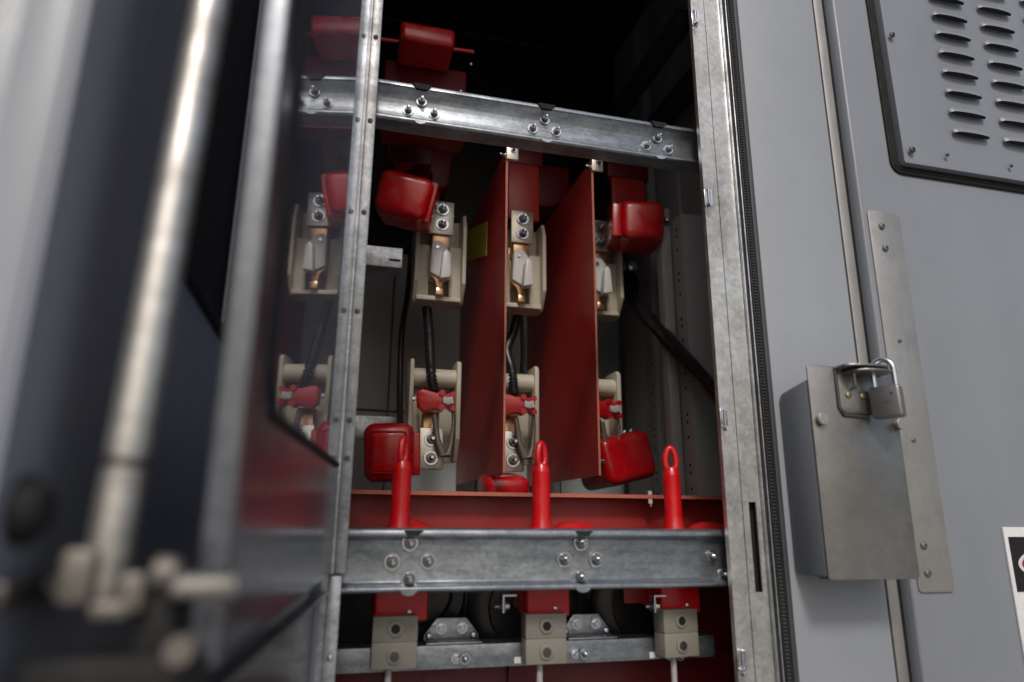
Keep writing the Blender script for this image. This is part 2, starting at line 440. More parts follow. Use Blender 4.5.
va = [vent.bm.verts.new((x, .984, z)) for x, z in pl]; vm = [vent.bm.verts.new((x, .966, z)) for x, z in pl]
vb = [vent.bm.verts.new((x, .965, z)) for x, z in pi_]
for i in range(n):
    j = (i+1) % n
    vent.bm.faces.new((va[i], va[j], vm[j], vm[i])); vent.bm.faces.new((vm[i], vm[j], vb[j], vb[i]))
vent.bm.faces.new(vb)
def louvre(b, x0, x1, z, y):
    """raised hood, closed above, open dark slot below"""
    w = x1-x0; N = 24; h = .0155; dep = .0088
    top = []; 
    b.mi = 0
    rows = []
    for k in range(N+1):
        u = k/N; e = math.sin(math.pi*u)**.28 if 0 < u < 1 else 0
        row = []
        for q in range(5):
            v = q/4; prof = math.sin(v*math.pi/2)
            row.append(b.bm.verts.new((x0+w*u, y-.0002-dep*e*prof, z+h*(1-v)**1.15*(.45+.55*e)+.0005)))
        rows.append(row)
    for a, c in zip(rows, rows[1:]):
        for q in range(4): b.bm.faces.new((a[q], a[q+1], c[q+1], c[q])).material_index = 0
    b.mi = 1
    # dark slot
    lip = [r[4] for r in rows]
    lo = [b.bm.verts.new((x0+w*k/N, y-.0006, z-.0030*math.sin(math.pi*k/N)**.3 if 0 < k < N else z)) for k in range(N+1)]
    for k in range(N):
        b.bm.faces.new((lip[k], lip[k+1], lo[k+1], lo[k])).material_index = 1
    b.mi = 0
row = 0
z = 2.0605
while z < 2.82:
    for cx in (1.161, 1.290, 1.419, 1.548): louvre(vent, cx, cx+.089, z, .959)
    z += .0466
obj('vent_panel', vent, ['door', 'void'], door, ang=50)
for px, py, r in ((892, 35, .0062), (912, 150, .0068), (947, 155, .0042), (1011, 166, .0042)):
    p = at(px, py, .959); bolt(door, (p.x, .959, p.z), r, 'dome', name='screw', mat='steel_dk')

# stainless strap with bolts, on the door
strap = thing('strap_plate', 'long brushed stainless mounting strap with rounded corners bolted beside the lock box', 'plate', (.98, .984, 1.19))
b = B(); b.prism(rrect(.946, 1.018, 1.189, 1.875, .008, 5), .003, 'XZ', .9812, .0005); obj('strap', b, 'strap', strap)
for px, py, r in ((882, 226, .0068), (885.5, 248, .0068), (900, 340.5, .0042), (914, 440, .0045), (924, 545.5, .0068), (928, 573, .0068)):
    p = at(px, py, .980); bolt(strap, (p.x, .9812, p.z), r, 'dome', mat='linkage')

# sign
sg = thing('warning_sign', 'white sign with black header and white ringed red oval on the grey door', 'sign', (1.30, .984, 1.10))
b = B(); b.box(1.14, 1.50, .9805, .984, .93, 1.294, .0006); sp_ = obj('sign_plate', b, 'signwhite', sg)
b = B(); b.box(1.1475, 1.4925, .9796, .9803, 1.187, 1.2775); obj('header_panel', b, 'signblack', sp_)
def ell(b, cx, cz, rx, rz, y, n=48):
    b.prism([(cx+rx*math.cos(2*math.pi*k/n), cz+rz*math.sin(2*math.pi*k/n)) for k in range(n)], .0005, 'XZ', y)
b = B(); ell(b, 1.32, 1.232, .161, .038, .9789); obj('oval_ring', b, 'signwhite', sp_)
b = B(); ell(b, 1.32, 1.232, .1535, .0320, .9782); obj('red_oval', b, 'signred', sp_)

# ---------------------------------------------------------------- lock box and padlock
lb = thing('lock_box', 'brushed stainless lock box with grey painted sides and a hasp, mounted across the door joint', 'lock box', (.80, .99, 1.22))
b = B(); b.prism([(.9235, 1.219), (.998, 1.219), (.998, 1.506), (.990, 1.512), (.9235, 1.524)], .150, 'YZ', .7255, .0055); obj('box_body', b, 'flange', lb)
b = B()
pl = rrect(.7265, .8915, 1.216, 1.546, .006, 4)
b.prism(pl, .003, 'XZ', .9195, .0008)
b.box(.7285, .891, .9225, .945, 1.2162, 1.2187)
b.box(.888, .891, .9225, .975, 1.2190, 1.5425)
cov = obj('front_cover', b, 'stainless', lb)
p = at(822, 419, .915); bolt(cov, (p.x, .9190, p.z), .0096, 'button', name='button_bolt', mat='strap')
p = at(900, 424, .915); bolt(cov, (p.x, .9190, p.z), .0096, 'button', name='button_bolt', mat='strap')
b = B(); b.prism(rrect(.781, .879, 1.470, 1.5415, .012, 6), .0018, 'XZ', .9170, .0005)
hp_ = obj('hasp_plate', b, 'stainless', lb)
b = B(); b.tube([(.778, .918, 1.545), (.778, .918, 1.478), (.7855, .918, 1.466), (.83, .918, 1.465)], .0024, 8); obj('hasp_seam', b, 'steel_dk', lb)
for px, py in ((849, 395), (863, 396)):
    p = at(px, py, .915); bolt(hp_, (p.x, .9170, p.z), .0055, 'dome', name='rivet', mat='brass')
# folded hasp tongues with a hole
b = B()
def tongue(b, z0, x0, x1, y0):
    pl = [(x0, .918)]+[((x0+x1)/2+(x1-x0)/2*math.cos(R(a)), .9-(.9-y0)*math.sin(R(a))) for a in range(180, -1, -15)]+[(x1, .918)]
    b.prism(pl, .0035, 'XY', z0, .0008)
tongue(b, 1.5415, .776, .864, .880); tongue(b, 1.5340, .792, .866, .878)
b.tube([(.802, .905, 1.535), (.802, .905, 1.516), (.806, .908, 1.509), (.812, .912, 1.514)], .0028, 8)
obj('hasp_tongue', b, 'stainless', lb)
pad = thing('padlock', 'small brushed steel padlock hanging by its shackle from the lock box hasp', 'padlock', (.846, .889, 1.460))
pm = Matrix.Rotation(R(-58), 4, 'Z') @ Matrix.Rotation(R(-1), 4, 'Y')
b = B(); b.box(-.0225, .0225, -.0120, .0120, 0, .051, .0045, 4); b.xf(pm); lbod = obj('lock_body', b, 'stainless', pad, False)
b = B(); b.cyl((.010, -.0119, .037), (.010, -.0125, .037), .0020, seg=14); b.box(-.013, .006, -.0124, -.0119, .0245, .0250); b.xf(pm); obj('keyhole', b, 'steel_dk', lbod, False)
b = B(); pts = [(-.0155, 0, .048)]
for k in range(13):
    a = math.pi-math.pi*k/12; pts.append((.0155*math.cos(a), 0, .078+.0170*math.sin(a)))
pts.append((.0155, 0, .048)); b.tube(pts, .0044, 14); b.xf(pm); obj('shackle', b, 'zinc', pad, False)

# ---------------------------------------------------------------- rails
def cluster(par, cx, cz, y, offs, r, kind='stud'):
    for dx, dz in offs: bolt(par, (cx+dx, y, cz+dz), r, kind)
ur = thing('mounting_rail', 'upper galvanised channel rail crossing the open bay above the red barriers', 'rail', (.33, 1.04, 1.94), group='galvanised channel rails')
b = B()
prof = [(1.032, 2.019), (1.034, 2.0265), (1.070, 2.0265), (1.070, 1.9520), (1.036, 1.9520), (1.032, 1.9550), (1.032, 1.9585), (1.0372, 1.9590), (1.0415, 1.9625), (1.0450, 1.968), (1.0470, 1.976), (1.0485, 1.986), (1.0485, 1.994), (1.0470, 2.002), (1.0440, 2.009), (1.0400, 2.015), (1.0360, 2.0185)]
b.prism([(y, z) for y, z in prof], .86, 'YZ', -.18, .0008); obj('channel', b, 'galv_rail', ur)
for (px, py) in ((421.5, 102), (408, 111), (434, 114.5), (544.5, 120), (532.5, 129), (556, 132), (657, 138.5), (646, 146), (668, 150)):
    p = at(px, py, 1.047); bolt(ur, (p.x, 1.0472, p.z), .0095, 'stud')
for cx in (.100, .325, .546):
    b = B(); b.prism([(cx-.016, 2.0262), (cx-.009, 2.016), (cx+.009, 2.016), (cx+.016, 2.0262)], .006, 'XZ', 1.0285); obj('notch', b, 'void', ur)
    b = B(); b.prism([(cx-.010+.010*(1-math.cos(R(a))), 1.956-.0065*math.sin(R(a))) for a in range(0, 181, 15)], .002, 'XZ', 1.0300); obj('tab', b, 'galv_rail', ur)
lr = thing('mounting_rail', 'lower wide galvanised channel rail in front of the three red pull handles', 'rail', (.33, 1.04, 1.20), group='galvanised channel rails')
b = B()
prof = [(1.034, 1.2875), (1.029, 1.2862), (1.0262, 1.2825), (1.0258, 1.2775), (1.029, 1.2742), (1.036, 1.2735), (1.0405, 1.270), (1.0405, 1.213), (1.036, 1.2090), (1.029, 1.2080), (1.0260, 1.2050), (1.0262, 1.2010), (1.031, 1.1985), (1.09, 1.1985), (1.09, 1.2875)]
b.prism(prof, .86, 'YZ', -.18, .0008); obj('channel', b, 'galv_rail', lr)
for (px, py) in ((410, 543), (392, 562), (428, 561), (409, 579), (580.5, 543), (564, 559.5), (596, 559.5), (580, 577)):
    p = at(px, py, 1.04); bolt(lr, (p.x, 1.0405, p.z), .0122, 'stud')
p = at(713, 556, 1.035); bolt(lr, (p.x, 1.0405, p.z), .0085, 'stud')
p = at(725, 574, 1.035); bolt(lr, (p.x, 1.0405, p.z), .0085, 'stud')
for cx in (.118, .380):
    b = B(); b.prism([(cx-.014, 1.2846), (cx-.010, 1.2765), (cx+.006, 1.2765), (cx+.014, 1.2846)], .004, 'XZ', 1.0242); obj('notch', b, 'black', lr)
    b = B(); b.prism([(cx-.016+.012*(1-math.cos(R(a))), 1.2035-.0085*math.sin(R(a))) for a in range(0, 181, 15)], .0018, 'XZ', 1.0242); obj('tab', b, 'galv_rail', lr)
lc = thing('mounting_rail', 'thin galvanised channel at the bottom carrying the grey beige connector blocks', 'rail', (.33, 1.12, 1.08), group='galvanised channel rails')
b = B(); b.prism([(1.12, 1.079), (1.12, 1.1125), (1.165, 1.1125), (1.165, 1.109), (1.1235, 1.109), (1.1235, 1.0825), (1.16, 1.0825), (1.16, 1.079)], .815, 'YZ', -.17, .0006); obj('channel', b, 'galv_rail', lc)
for px, py in ((461, 658), (580, 653), (675, 655)):
    p = at(px, py, 1.12)
    bolt(lc, (p.x-.008, 1.1195, p.z), .0085, 'hex'); bolt(lc, (p.x+.005, 1.113, p.z), .0085, 'stud')
for px, py in ((520, 660), (655, 655)):
    p = at(px, py, 1.119)
    b = B(); b.box(p.x-.0095, p.x+.0095, 1.1188, 1.1194, p.z-.0045, p.z+.0045); b.mi = 1; b.box(p.x+.002, p.x+.007, 1.1182, 1.1187, p.z-.003, p.z+.003)
    obj('small_label', b, ['signwhite', 'signblack'], lc)
p = at(697, 622, 1.25)
for i, (px, w) in enumerate(((452, .088), (588, .085))):
    p = at(px, 640, 1.15)
    k = thing('angle_bracket', ['galvanised angle bracket with two bolts on the thin channel, beside the first connector block',
              'galvanised angle bracket with two bolts on the thin channel, right of the middle connector block'][i], 'bracket', (p.x, 1.15, 1.113), group='angle brackets on the thin channel')
    b = B(); x0, x1 = p.x-w/2, p.x+w/2
    b.prism([(x0, 1.113), (x1, 1.113), (x1, 1.122), (x1-.02, 1.147), (x0+.02, 1.147), (x0, 1.122)], .003, 'XZ', 1.158, .0006)
    b.box(x0, x1, 1.125, 1.158, 1.1130, 1.1155, .0006)
    obj('bracket_plate', b, 'galv_rail', k)
    for dx in (-.017, .017): bolt(k, (p.x+dx, 1.1575, 1.132), .0095, 'hex')
    for dx in (-.036, .036): bolt(k, (p.x+dx, 1.1575, 1.1205), .0055, 'dome')

# ---------------------------------------------------------------- red boards
def barrier(i, x, zt, label):
    k = thing('phase_barrier', label, 'barrier plate', (x, 1.40, 1.37), group='red phase barriers hanging in the bay')
    b = B(); b.prism([(1.402, 1.395), (1.402, zt), (1.97, zt), (1.97, 1.395)], .004, 'YZ', x-.002)
    obj('board', b, 'gpo', k)
    b = B(); b.box(x-.0024, x+.0024, 1.3985, 1.402, 1.3945, zt); obj('cut_edge', b, 'gpo_edge', k)
    b = B(); b.box(x-.002, x+.026, 1.392, 1.398, zt-.030, zt+.016, .001); b.box(x+.004, x+.007, 1.398, 1.45, zt-.030, zt+.016, .001); b.box(x-.006, x+.026, 1.38, 1.40, zt+.012, zt+.0145); obj('hanger', b, 'tin', k)
    bolt(k, (x+.014, 1.391, zt-.006), .007, 'stud'); bolt(k, (x-.008, 1.395, zt-.022), .008, 'stud', rot=(0, 0, R(-60)))
    return k
barrier(0, .3425, 2.150, 'dark red barrier board hanging left of the middle insulator pair, yellow patch on its side')
barrier(1, .5560, 2.150, 'dark red barrier board hanging right of the middle insulator pair, the larger looking one')
ylw = B()
ylw.prism([(1.60, 1.957), (1.60, 2.052), (1.95, 2.17), (1.95, 2.07)], .0006, 'YZ', .3396)
single('yellow_patch', ylw, 'yellow', (.34, 1.67, 1.95), 'skewed yellow patch on the left face of the first red barrier board', 'label')  # skewed yellow quad lying on the board's left face
base = thing('base_board', 'mottled red fibre channel running behind the red pull handles above the wide rail', 'board', (.35, 1.2, 1.05))
b = B(); b.box(-.15, .87, 1.225, 1.235, 1.262, 1.3395); obj('upright_board', b, 'gpo_base', base)
b = B(); b.box(-.15, .87, 1.245, 1.250, .75, 1.262); obj('shade_backing', b, 'black', base)  # added black sheet, darkness behind the carriers given as colour
b = B(); b.box(-.15, .87, 1.19, 1.237, 1.3398, 1.347, .001); obj('top_flange', b, 'gpo', base)
b = B(); b.box(-.15, .87, 1.1885, 1.1898, 1.3402, 1.3466); obj('flange_edge', b, 'gpo_edge', base)
for px in (652,):
    p = at(px, 499, 1.19); b = B(); b.cyl((p.x, 1.196, 1.3395), (p.x, 1.196, 1.331), .007, seg=6); b.cyl((p.x, 1.196, 1.331), (p.x, 1.196, 1.326), .004, seg=10)
    b.cyl((p.x, 1.196, 1.3472), (p.x, 1.196, 1.354), .007, seg=6); obj('nut', b, 'zinc', base)

# dark red bus sleeves dropping behind the upper rail
def sleeve(px, w, y, z0, z1, label, mat='gpo'):
    p = at(px, 170, y); b = B(); b.box(p.x-w/2, p.x+w/2, y, y+.014, z0, z1, .002)
    b.mi = 1; b.box(p.x-w*.62, p.x+w*.62, y-.004, y+.02, z0+.16, z1+.02, .004)
    return single('busbar', b, [mat, 'red_dk'], (p.x, y, z0), label, 'busbar', 'sleeved busbars behind the upper rail')
sleeve(411, .085, 1.60, 2.03, 2.26, 'dark red sleeved busbar dropping behind the left red boot')
sleeve(524, .085, 1.60, 2.07, 2.26, 'dark red sleeved busbar dropping to the middle upper insulator')
sleeve(628, .10, 1.60, 2.07, 2.26, 'dark red sleeved busbar dropping behind the right red boot')
# horizontal deep red shrouds high up
for i, (px, yy) in enumerate(((420, 1.70), (540, 1.70), (650, 1.70))):
    p = at(px, 150, yy); b = B()
    b.prism([(p.x-.095, 2.30), (p.x+.095, 2.30), (p.x+.085, 2.19), (p.x+.03, 2.165), (p.x-.03, 2.165), (p.x-.085, 2.19)], .16, 'XZ', yy, .01)
    single('bus_shroud', b, 'red_dk', (p.x, yy, 2.165), ['deep red moulded shroud in the shade above the left upper insulator', 'deep red moulded shroud in the shade above the middle upper insulator',
           'deep red moulded shroud in the shade above the right upper insulator'][i], 'shroud', 'deep red shrouds behind the upper rail')

# ---------------------------------------------------------------- insulators
def cheek(b, x0, x1, poly): b.prism(poly, x1-x0, 'YZ', x0, .0012)
def make_upper():
    """origin at the bottom centre, y = 0 is the mounting face"""
    k = thing('fuse_insulator', '', 'insulator')
    poly = [(0, 0), (-.045, 0), (-.08, .045), (-.08, .195), (-.065, .235), (0, .235)]
    b = B(); cheek(b, -.064, -.055, poly); cheek(b, .055, .064, poly)
    b.box(-.0555, .0555, -.014, 0, 0, .235, .001); b.box(-.0555, .0555, -.062, -.013, .001, .012, .001)
    b.box(-.0555, -.026, -.052, -.013, .012, .15, .0015); b.box(.026, .0555, -.052, -.013, .012, .15, .0015)
    obj('cradle', b, 'beige', k, False)
    b = B(); b.box(-.026, .026, -.032, -.013, .06, .175, .002); b.box(-.022, .022, -.07, -.03, .14, .18, .002); obj('copper_blade', b, 'copper', k, False)
    b = B(); b.box(-.030, .030, -.078, -.072, .172, .262, .002); b.box(-.022, .022, -.072, -.02, .178, .256, .001); t_ = obj('terminal_plate', b, 'tin', k, False)
    for z in (.197, .238): bolt(t_, (0, -.078, z), .0165, 'stud', False)
    # white lever
    b = B()
    b.prism([(-.024, .140), (-.014, .154), (.004, .150), (.026, .122), (.028, .066), (.004, .052), (-.026, .068)], .024, 'XZ', -.080, .003)
    b.prism([(.002, .112), (.010, .122), (.017, .112), (.022, .050), (-.004, .044)], .030, 'XZ', -.106, .003)
    t_ = obj('white_lever', b, 'white', k, False)
    bolt(t_, (-.010, -.078, .134), .0075, 'hex', False)
    b = B(); b.prism([(-.026, .064), (-.012, .050), (-.006, .026), (.006, .026), (.010, .050), (.026, .066), (.022, .074), (-.022, .074)], .014, 'XZ', -.070, .002)
    b.prism([(-.009, .030), (.008, .030), (.010, .012), (-.010, .012)], .012, 'XZ', -.076, .002); obj('contact_fork', b, 'copper', k, False)
    return k
ups = [make_upper()]
for i in range(2): ups.append(copy_tree(ups[0]))
for o, x, lab in zip(ups, (.221, .432, .647), ('upper left beige insulator with white lever, next to the tilted red boot',
                     'upper middle beige insulator with white lever, framed between the two red barriers',
                     'upper right beige insulator half hidden by the second red barrier')):
    o.location = (x, 1.665, 1.825); tag(o, lab, 'insulator', 'upper insulators with white levers')
def make_lower():
    k = thing('fuse_insulator', '', 'insulator')
    poly = [(0, .235), (-.065, .235), (-.075, .225), (-.075, .05), (-.045, .0), (0, .0)]
    b = B(); cheek(b, -.056, -.047, poly); cheek(b, .054, .064, poly)
    b.box(-.0472, .0545, -.014, 0, 0, .20, .001)
    b.cyl((-.0472, -.045, .195), (.0545, -.045, .195), .022, seg=26)
    b.box(-.0472, -.028, -.045, -.013, .02, .15, .0015)
    obj('cradle', b, 'beige', k, False)
    b = B(); b.box(-.020, .018, -.055, -.013, .02, .115, .002); obj('copper_blade', b, 'copper', k, False)
    b = B(); b.box(-.030, .026, -.080, -.074, -.022, .072, .003); b.box(-.024, .020, -.074, -.02, -.016, .066); t_ = obj('terminal_plate', b, 'tin', k, False)
    for z in (.004, .046): bolt(t_, (-.002, -.080, z), .0165, 'stud', False)
    # red latch with pale insert
    b = B(); b.prism([(-.040, .116), (-.042, .148), (-.030, .156), (.004, .148), (.014, .153), (.024, .145), (.034, .150), (.044, .142), (.044, .118), (.034, .110), (.026, .117), (.014, .106), (.002, .112), (-.028, .106)], .026, 'XZ', -.112, .0025)
    b.cyl((.014, -.117, .114), (.014, -.09, .114), .0075, seg=14); b.cyl((.040, -.117, .146), (.040, -.09, .146), .0065, seg=14)
    b.cyl((.014, -.117, .148), (.014, -.09, .148), .0070, seg=14); b.cyl((.040, -.117, .114), (.040, -.09, .114), .0065, seg=14)
    lt = obj('red_latch', b, 'red', k, False)
    b = B(); b.prism([(.016, .124), (.016, .140), (.024, .137), (.036, .141), (.040, .137), (.038, .124), (.030, .121)], .012, 'XZ', -.119, .0015); b.cyl((.036, -.118, .127), (.036, -.122, .127), .004, seg=12); obj('pale_insert', b, 'white', lt, False)
    bolt(k, (-.046, -.10, .134), .007, 'hex', False, rot=(0, 0, R(-90)))
    b = B(); b.tube([(.042, -.10, .122), (.044, -.10, .08), (.040, -.10, .035), (.034, -.10, .010), (.022, -.10, .010), (.008, -.10, .045), (.0, -.10, .10)], [.0035, .0042, .0050, .0085, .0090, .0075, .006], 10)
    obj('hook', b, 'hook', k, False)
    return k
lows = [make_lower()]
for i in range(2): lows.append(copy_tree(lows[0]))
for o, x, lab in zip(lows, (.211, .4025, .6165), ('lower left beige insulator with red latch, beside the flat faced red boot',
                     'lower middle beige insulator with red latch, mostly behind the first red barrier',
                     'lower right insulator showing only its red latch past the second red barrier')):
    o.location = (x, 1.63, 1.430); tag(o, lab, 'insulator', 'lower insulators with red latches')

# corrugated conduits
def conduit(name, pts, r, label, mat='blackgloss', pitch=.0095, cat='conduit', grp=None):
    P = [Vector(p) for p in pts]
    # catmull-rom resample
    out = []
    Q = [P[0]*2-P[1]]+P+[P[-1]*2-P[-2]]
    for i in range(1, len(Q)-2):
        L = max(2, int((Q[i+1]-Q[i]).length/(pitch/2)))
        for k in range(L):
            t_ = k/L; a, b_, c, d = Q[i-1], Q[i], Q[i+1], Q[i+2]
            out.append(.5*((2*b_)+(c-a)*t_+(2*a-5*b_+4*c-d)*t_**2+(3*b_-a-3*c+d)*t_**3))
    out.append(P[-1])
    rr = [r*(1 if k % 2 else .74) for k in range(len(out))] if pitch < .02 else r
    b = B(); b.tube(out, rr, 12)
    return single(name, b, mat, tuple(P[0]), label, cat, grp)
conduit('conduit', [at(434, 392, 1.53), at(431, 372, 1.55), at(429, 335, 1.62), at(427, 310, 1.66), at(425, 285, 1.72)], .0125, 'ribbed black conduit rising from the lower left insulator', grp='ribbed black conduits')
conduit('conduit', [at(514, 395, 1.55), at(512, 372, 1.58), at(507, 350, 1.66), at(514, 330, 1.72), at(519, 300, 1.76)], .0125, 'ribbed black conduit rising from the lower middle insulator', grp='ribbed black conduits')
conduit('cable', [at(400, 425, 1.78), at(400, 380, 1.78), at(402, 330, 1.80), at(408, 290, 1.82), at(412, 240, 1.84)], .008, 'smooth black cable hanging on the back wall beside the lower left red boot', pitch=.05, cat='cable')
conduit('cable', [at(522, 372, 1.80), at(523, 350, 1.82), at(521, 310, 1.84), at(520, 280, 1.86)], .0065, 'dark green black cable behind the middle conduit', 'green', pitch=.05, cat='cable')
# gas strut / sleeved shaft crossing to the right side
st = thing('operating_shaft', 'thick black sleeved shaft running down to the right from a round flange', 'shaft', tuple(at(622, 290, 1.72)))
pa, pb = at(624, 291, 1.70), at(735, 416, 1.22)
b = B(); n = 60
pts = [pa.lerp(pb, k/n)+Vector((0, 0, .002*math.sin(math.pi*k/n))) for k in range(n+1)]
b.tube(pts, [.0185+.0006*math.sin(k*.5) for k in range(n+1)], 20); obj('sleeve', b, 'blackgloss', st)
b = B(); d = (pb-pa).normalized(); b.lathe(pa-d*.035, d, [(0, .05), (.008, .056), (.014, .056), (.015, .044), (.026, .044), (.028, .036), (.034, .038), (.037, .034), (.043, .037), (.046, .033), (.052, .035), (.055, .031), (.062, .033), (.066, .022)], 28); obj('flange', b, 'blackgloss', st)
bolt(st, pa+Vector((-.02, -.03, .06)), .014, 'hex'); bolt(st, pa+Vector((.015, -.03, .065)), .014, 'hex')

# galvanised brackets on the left of the back wall
gb = B(); p0, p1 = at(350, 243, 1.50), at(402, 268, 1.50)
gb.box(-.1, p1.x, 1.50, 1.515, p1.z, p0.z, .002); gb.box(-.1, p1.x, 1.515, 1.56, p1.z, p1.z+.004)
gb.mi = 1; gb.box(p1.x-.03, p1.x-.005, 1.4985, 1.5005, p1.z+.015, p1.z+.020)
single('wall_bracket', gb, ['galv', 'void'], (.0, 1.50, p1.z), 'short galvanised bracket just below the tilted red boot', 'bracket', 'galvanised brackets on the back wall')
gb = B(); p0, p1 = at(352, 415, 1.80), at(396, 440, 1.80)
gb.box(-.1, p1.x+.004, 1.80, 1.815, p1.z, p0.z, .002)
single('wall_bracket', gb, 'galv', (.0, 1.80, p1.z), 'short galvanised bracket behind the lower left red boot', 'bracket', 'galvanised brackets on the back wall')
gb = B(); p0 = at(352, 409, 1.80); q = at(405, 412, 1.80)
gb.tube([(-.1, 1.80, p0.z), (q.x, 1.80, p0.z-.001)], .0035, 8)
single('wire', gb, 'green', (.0, 1.80, p0.z), 'thin dark green wire along the top of the lower bracket', 'wire')

# ---------------------------------------------------------------- red boots
def boot(name, c, size, rot, label, mat='red_boot', bev=.022, neck=None, flange=None, inset=False, bolts=()):
    k = thing(name, label, 'terminal cover', tuple(c), group='red vinyl terminal covers')
    m = Euler([R(a) for a in rot], 'XYZ').to_matrix().to_4x4()
    w, d, h = size
    b = B(); b.box(-w/2, w/2, -d/2, d/2, -h/2, h/2, bev, 5)
    # slight taper and bulge so that it reads as moulded vinyl
    for v in b.bm.verts:
        f = 1+.06*(v.co.z/h)-.05*(v.co.y/d); v.co.x *= f; v.co.z *= 1+.05*math.cos(3*v.co.x/w)
    b.xf(m); obj('cover', b, mat, k, False, ang=60)
    if neck:
        n0, n1, r = neck; b = B(); b.tube([m @ Vector(n0), m @ (Vector(n0).lerp(Vector(n1), .5)), m @ Vector(n1)], [r*1.15, r, r*.95], 20); obj('neck', b, 'red_dk', k, False)
    if flange:
        b = B(); x0, x1, y0, y1, z0, z1 = flange; b.box(x0, x1, y0, y1, z0, z1, .004, 3); b.xf(m); obj('flange', b, mat, k, False)
    if inset:
        b = B(); b.box(-w*.36, w*.36, -d/2-.0045, -d/2+.004, -h*.36, h*.36, .008, 3); b.xf(m); obj('raised_face', b, mat, k, False)
    for p in bolts: bolt(k, m @ Vector(p), .008, 'hex', False)
    return k
c = at(405.5, 202, 1.52); boot('terminal_cover', c, (.125, .13, .105), (8, 12, -8), 'tilted red terminal cover left of the upper left insulator',
     neck=((.0, .05, .03), (.0, .13, .12), .035), flange=(.048, .072, -.045, .055, -.05, .052))
c = at(639, 228, 1.52); boot('terminal_cover', c, (.112, .12, .108), (0, 2, -14), 'bright red square terminal cover right of the second barrier, upper one',
     neck=((-.02, .05, .03), (-.05, .12, .10), .028), flange=(-.078, -.05, -.045, .05, -.045, .048))
c = at(389.5, 453, 1.56); boot('terminal_cover', c, (.106, .13, .124), (4, -2, -6), 'red terminal cover with a flat raised face behind the first pull handle',
     flange=(.046, .068, -.035, .06, -.05, .044), inset=True)
c = at(614, 461, 1.60); boot('terminal_cover', c, (.145, .15, .115), (-4, -13, 12), 'tilted red terminal cover low behind the second barrier',
     flange=(-.02, .08, -.04, .02, -.05, .045), bolts=((.035, -.03, .062), (.055, -.03, .062)))
c = at(503, 490, 1.56); boot('terminal_cover', c, (.10, .12, .07), (8, 0, 0), 'red terminal cover peeping out under the first barrier board')
c = at(555, 197, 1.80); boot('terminal_cover', c, (.07, .06, .08), (0, 10, 5), 'small magenta red cover in the shade between the two barriers', bev=.012)
# top cover with side rods
tb = thing('terminal_cover', 'red terminal cover with a thin crossing rod, highest one above the upper rail', 'terminal cover', tuple(at(425, 48, 1.32)), group='red vinyl terminal covers')
c = at(425.5, 48, 1.32)
b = B(); b.box(c.x-.060, c.x+.060, c.y-.05, c.y+.05, c.z-.022, c.z+.024, .011, 4)
for v in b.bm.verts: v.co.x = c.x+(v.co.x-c.x)*(1+.5*(v.co.z-c.z))
obj('cover', b, 'red_boot', tb, ang=60)
p0, p1 = at(372, 38, 1.36), at(474, 52, 1.36); b = B(); b.tube([p0-Vector((.12, 0, -.0)), p0, p1], .005, 10); obj('rod', b, 'red_boot', tb)
b = B(); b.box(c.x-.085, c.x+.105, 1.372, 1.43, c.z-.19, c.z-.004, .006); obj('skirt', b, 'red_dk', tb)
bolt(tb, at(471, 64, 1.36), .004, 'dome'); bolt(tb, at(461, 91, 1.36), .004, 'dome')

# ---------------------------------------------------------------- pull handles
def make_handle():
    """origin at the foot of the shaft"""
    k = thing('pull_handle', '', 'handle')
    b = B()
    b.lathe((0, 0, -.02), (0, 0, 1), [(0, .021), (.018, .0195), (.026, .0165), (.045, .0150), (.100, .0148), (.109, .0150)], 26)
    # eye: a flattened loop
    pts = []; N = 22
    for i in range(N):
        a = 2*math.pi*i/N-math.pi/2
        x = .0096*math.cos(a)*(1-.18*math.sin(a)); z = .1165+.0200*math.sin(a)
        pts.append((x, 0, z))
    b.tube(pts, .0056, 12, True)
    b.lathe((0, 0, .088), (0, 0, 1), [(0, .0148), (.007, .0135), (.014, .0105)], 22)
    obj('grip', b, 'red', k, False, ang=60)
    b = B(); b.lathe((0, 0, -.032), (0, 0, 1), [(0, .030), (.014, .028), (.020, .022)], 26); obj('collar', b, 'red', k, False)
    return k
hs = [make_handle()]
for i in range(2): hs.append(copy_tree(hs[0]))
for o, px, rz, lab in zip(hs, (399.5, 541.5, 674), (62, 36, -12), ('leftmost red pull handle standing behind the wide rail, in front of the flat faced cover',
                           'middle red pull handle standing behind the wide rail below the barriers',
                           'rightmost red pull handle with its eye open to view, behind the wide rail')):
    p = at(px, 528, 1.10); o.location = (p.x, 1.10, 1.288); o.rotation_euler = (0, 0, R(rz)); tag(o, lab, 'handle', 'red pull handles behind the wide rail')
# red fuse carriers below (dome above rail, block under it)
def carrier(x, xd, w, lab):
    k = thing('fuse_carrier', lab, 'fuse carrier', (x, 1.115, 1.15), group='red fuse carriers under the wide rail')
    b = B(); b.box(x-w/2, x+w/2, 1.098, 1.16, 1.152, 1.262, .004, 3); obj('block', b, 'red', k)
    b = B(); pr = []
    for i in range(9):
        a = math.pi/2*i/8; pr.append((.036*math.sin(a), .050*math.cos(a)+.0005))
    b.lathe((xd, 1.135, 1.264), (0, 0, 1), pr, 30); obj('dome', b, 'red', k, ang=60)
    b = B(); b.box(x-w/2+.0, x+w/2+.008, 1.155, 1.19, 1.158, 1.215, .003); obj('clip', b, 'gpo_edge', k)
    bolt(k, (x+w*.15, 1.0975, 1.165), .004, 'dome'); 
    return k
carrier(.112, .121, .080, 'red fuse carrier under the wide rail above the first connector block')
carrier(.344, .402, .072, 'red fuse carrier under the wide rail above the middle connector block')
carrier(.575, .655, .072, 'red fuse carrier under the wide rail above the right connector block')
